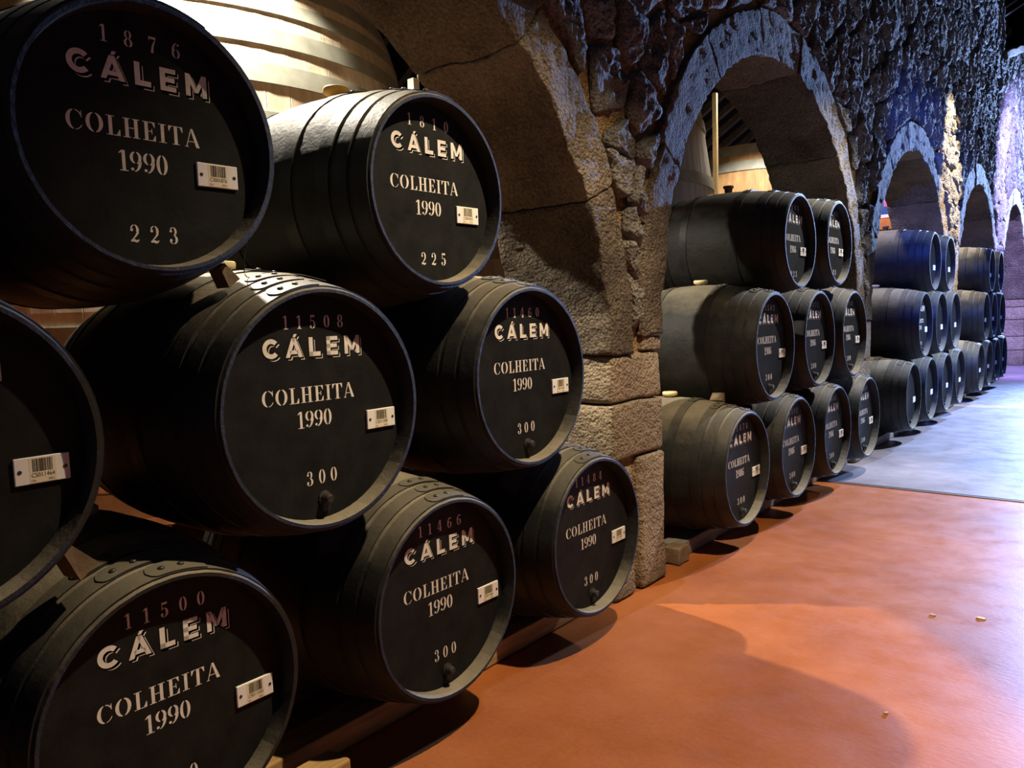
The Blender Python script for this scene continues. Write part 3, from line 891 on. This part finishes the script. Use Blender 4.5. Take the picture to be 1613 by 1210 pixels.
wedge(-.130, 1.135, 1.556, (.030, .020, .028), (.62, 0, 0), 'small brown wooden wedge between barrels 1876 and 11508')
wedge(-.10, .700, .915, (.036, .026, .036), (.62, 0, .1), 'small brown wooden wedge between barrel 11500 and the one above')
wedge(-.27, 4.515, .880, (.04, .026, .032), (-.6, 0, .1), 'brown wooden wedge on top of barrel 11478')
wedge(-.62, 5.02, 1.56, (.035, .022, .03), (-.6, 0, .1), 'dark wooden wedge behind the bung of barrel 11502')
b = MB(); g, fs = grid_block((.05, .06, .048), .008, (2, 2, 2)); b.add([rough(p, .006, 14) + Vector((0, 0, .05)) for p in g], fs)
o = b.build('wooden_block', 'block_wood', None, loc=(-.27, 3.93, 0)); tag(o, 'brown wooden block on the floor at the end of the grey beam', 'block')
b = MB(); g, fs = grid_block((.05, .10, .05), .008, (2, 2, 2)); b.add([rough(p, .005, 14) + Vector((0, 0, .052)) for p in g], fs)
o = b.build('wooden_block', 'pine', None, loc=(-.13, 1.33, 0)); tag(o, 'pine block at the bottom edge between barrels 11500 and 11466', 'block')
# loose wire over barrel 11508
b = MB()
tube(b, catmull([(-.05, 1.17, 1.66), (-.10, 1.185, 1.60), (-.15, 1.22, 1.553), (-.17, 1.30, 1.568), (-.16, 1.40, 1.564), (-.13, 1.47, 1.545)], 5), .0013)
tag(b.build('wire', 'wire'), 'thin dark wire hanging onto the top of barrel 11508', 'wire')

# ------------------------------------------------------------------ store room behind the arcade
def vat(loc, prof, N, hoops, wood, label, seed):
    """prof: (z, r) outline; hoops: (z0, z1)"""
    root = empty('wooden_vat', loc); tag(root, label, 'vat', 'large upright vats behind the arcade')
    def R(z):
        for i in range(len(prof) - 1):
            (z0, r0), (z1, r1) = prof[i], prof[i + 1]
            if z0 <= z <= z1: return r0 + (r1 - r0) * (z - z0) / (z1 - z0)
        return prof[-1][1]
    n = 16; zb, zt = prof[0][0], prof[-1][0]; d = PI / N
    b = MB(); vs_ = []; fs = []
    for i in range(n + 1):
        z = zb + (zt - zb) * i / n; r = R(z)
        for a, rr in ((-d * .993, r - .0015), (-d * .94, r), (d * .94, r), (d * .993, r - .0015), (d, r - .05), (-d, r - .05)):
            vs_.append((rr * math.cos(a), rr * math.sin(a), z))
    for i in range(n):
        for k in range(6):
            u = (k + 1) % 6; fs.append((i * 6 + k, i * 6 + u, i * 6 + 6 + u, i * 6 + 6 + k))
    fs.append((0, 5, 4, 3, 2, 1)); fs.append(tuple(n * 6 + k for k in range(6)))
    b.add(vs_, fs); me = b.mesh('stave'); me.materials.append(M[wood])
    for i in range(N): obj('stave', me, None, root, (0, 0, 0), (0, 0, 2 * PI * i / N))
    for z0, z1 in hoops:
        b = MB(); lathe_z(b, [(R(z0) - .01, z0), (R(z0) + .013, z0), (R((z0 + z1) / 2) + .012, (z0 + z1) / 2), (R(z1) + .011, z1), (R(z1) - .01, z1)], 96)
        b.build('hoop', 'vat_hoop', root, 'sharp')
    b = MB(); lathe_z(b, [(R(zt) - .06, zt - .12), (1e-3, zt - .12)], 48); b.build('lid', wood, root)
    lg = MB()
    for i in range(4):
        a = PI / 4 + i * PI / 2; c, s_ = math.cos(a) * (R(zb) - .25), math.sin(a) * (R(zb) - .25)
        q = MB(); q.bevel_box((c, s_, zb / 2), (.12, .12, zb / 2), .01); q.build('foot', 'block_wood', root)
    return root
vat((-3.76, 3.05, 0), [(.3, 1.50), (.9, 1.60), (1.6, 1.68), (2.3, 1.69), (2.8, 1.66), (3.1, 1.61), (3.3, 1.56), (3.55, 1.47)], 72,
    [(.35, .5), (.8, .95), (1.3, 1.44), (2.1, 2.24), (2.50, 2.62), (2.78, 2.895), (3.0, 3.105), (3.20, 3.285), (3.35, 3.45)], 'vat_wood', 'huge pale oak vat with grey hoops behind the top barrels of the nearest stack', 1)
vat((-2.67, 6.67, 0), [(.3, 1.24), (.9, 1.30), (1.8, 1.33), (2.6, 1.28), (3.4, 1.17), (4.2, 1.0), (4.5, .93)], 60,
    [(.35, .5), (.9, 1.04), (1.5, 1.62), (1.93, 2.03), (2.55, 2.66), (3.1, 3.2), (3.65, 3.75), (4.2, 4.3)], 'vat_wood_grey', 'tall grey oak vat seen at the left of the second arch', 2)
vat((-2.55, 11.2, 0), [(.3, 1.24), (.9, 1.30), (1.8, 1.30), (2.6, 1.22), (3.1, 1.10), (3.6, .95)], 56,
    [(.35, .5), (.9, 1.04), (1.6, 1.74), (2.2, 2.33), (2.76, 2.88), (3.24, 3.37), (3.47, 3.57)], 'vat_wood_amber', 'amber oak vat in the second arch, behind the slender post', 3)
def post(x, y, h, w_, mat, label):
    b = MB(); b.bevel_box((0, 0, h / 2), (w_ / 2, w_ / 2, h / 2), .004)
    b.add([(-w_ * .62, -w_ * .62, 0), (w_ * .62, -w_ * .62, 0), (w_ * .62, w_ * .62, 0), (-w_ * .62, w_ * .62, 0), (-w_ * .62, -w_ * .62, .25), (w_ * .62, -w_ * .62, .25), (w_ * .62, w_ * .62, .25), (-w_ * .62, w_ * .62, .25)],
          [(0, 3, 2, 1), (4, 5, 6, 7), (0, 1, 5, 4), (1, 2, 6, 5), (2, 3, 7, 6), (3, 0, 4, 7)])
    o = b.build('wooden_post', mat, None, loc=(x, y, 0)); tag(o, label, 'post', 'slender posts in the store room')
post(-1.93, 8.22, 3.76, .046, 'post_wood', 'slender yellowish wooden post in front of the amber vat')
post(-1.94, 3.66, 2.96, .055, 'white_wood', 'pale post end showing behind barrel 1810, beside the huge vat')

# tall timber shelving glimpsed through the third arch
root = empty('timber_rack', (-1.95, 15.6, 0)); tag(root, 'orange-brown timber rack glimpsed through the third arch above the barrels', 'rack')
b = MB(); b.box(-.6, 0, 0, .6, .5, 2.55); b.box(-.64, -.03, 2.55, .64, .5, 2.66); b.build('cabinet_body', 'cabinet', root)
b = MB(); b.box(-.66, -.05, 2.78, .66, .5, 2.98); b.box(-.6, 0, 2.66, .6, .5, 2.78); b.build('cornice', 'cabinet', root)
for i in range(5):
    b = MB(); b.bevel_box((-.48 + .24 * i, -.02, 2.40), (.105, .03, .13), .01); o = b.build('drawer', 'cabinet', root)
    b = MB(); b.bevel_box((-.48 + .24 * i, -.055, 2.38), (.03, .012, .012), .004); b.build('handle', 'block_wood', o)
b = MB(); b.box(-.68, -.06, 2.98, .68, .5, 3.04); b.build('top_board', 'pale_edge', root)
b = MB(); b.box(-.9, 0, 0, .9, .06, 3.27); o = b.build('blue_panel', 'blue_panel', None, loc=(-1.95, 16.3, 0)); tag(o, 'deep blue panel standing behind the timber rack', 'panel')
b = MB(); b.box(-1.1, 0, 0, 1.1, .06, 4.6); o = b.build('pink_glow_panel', 'pink_glow_panel', None, loc=(-1.95, 16.6, 0)); tag(o, 'added panel coloured as the pink wall glow above the blue panel', 'panel')  # added panel, carries the painted pink glow

# ------------------------------------------------------------------ scraps on the floor
def scrap(x, y, s, lab, seed):
    rg = random.Random(seed); b = MB(); n = 7
    top = [(s * rg.uniform(.6, 1) * math.cos(2 * PI * i / n), s * .5 * rg.uniform(.6, 1) * math.sin(2 * PI * i / n), .003 + rg.uniform(0, .006)) for i in range(n)]
    bot = [(p[0], p[1], .0008) for p in top]
    b.add(top + bot, [tuple(range(n)), tuple(range(2 * n - 1, n - 1, -1))] + [(i, n + i, n + (i + 1) % n, (i + 1) % n) for i in range(n)])
    tag(b.build('paper_scrap', 'paper', None, loc=(x, y, 0)), lab, 'scrap', 'scraps on the floor')
scrap(1.05, 3.864, .018, 'small flat pale scrap on the floor, left of the two by the blue light', 3)
scrap(1.228, 3.939, .030, 'larger crumpled pale scrap on the floor near the right edge', 4)
scrap(1.097, 2.819, .010, 'tiny pale speck on the orange floor near the bottom', 5)
# light roof braces high up at the far right
def at(px, py, Y):
    d = CAM_F * 1229.163 + CAM_R * (px - 806.5) - CAM_U * (py - 605)
    return CAM_POS + d * ((Y - CAM_POS.y) / d.y)
b = MB()
tube(b, [at(1572, 16, 17.0), at(1583, 35, 17.0)], .028, 4)
for p, q in (((1574, 19), (1606, -3)), ((1581, 27), (1622, 0)), ((1566, 5), (1578, -3))):
    tube(b, [at(*p, 17.0), at(*q, 18.6)], .016, 4)
tag(b.build('roof_brace', 'pale_edge'), 'pale thin roof braces in the dark upper right corner', 'brace')
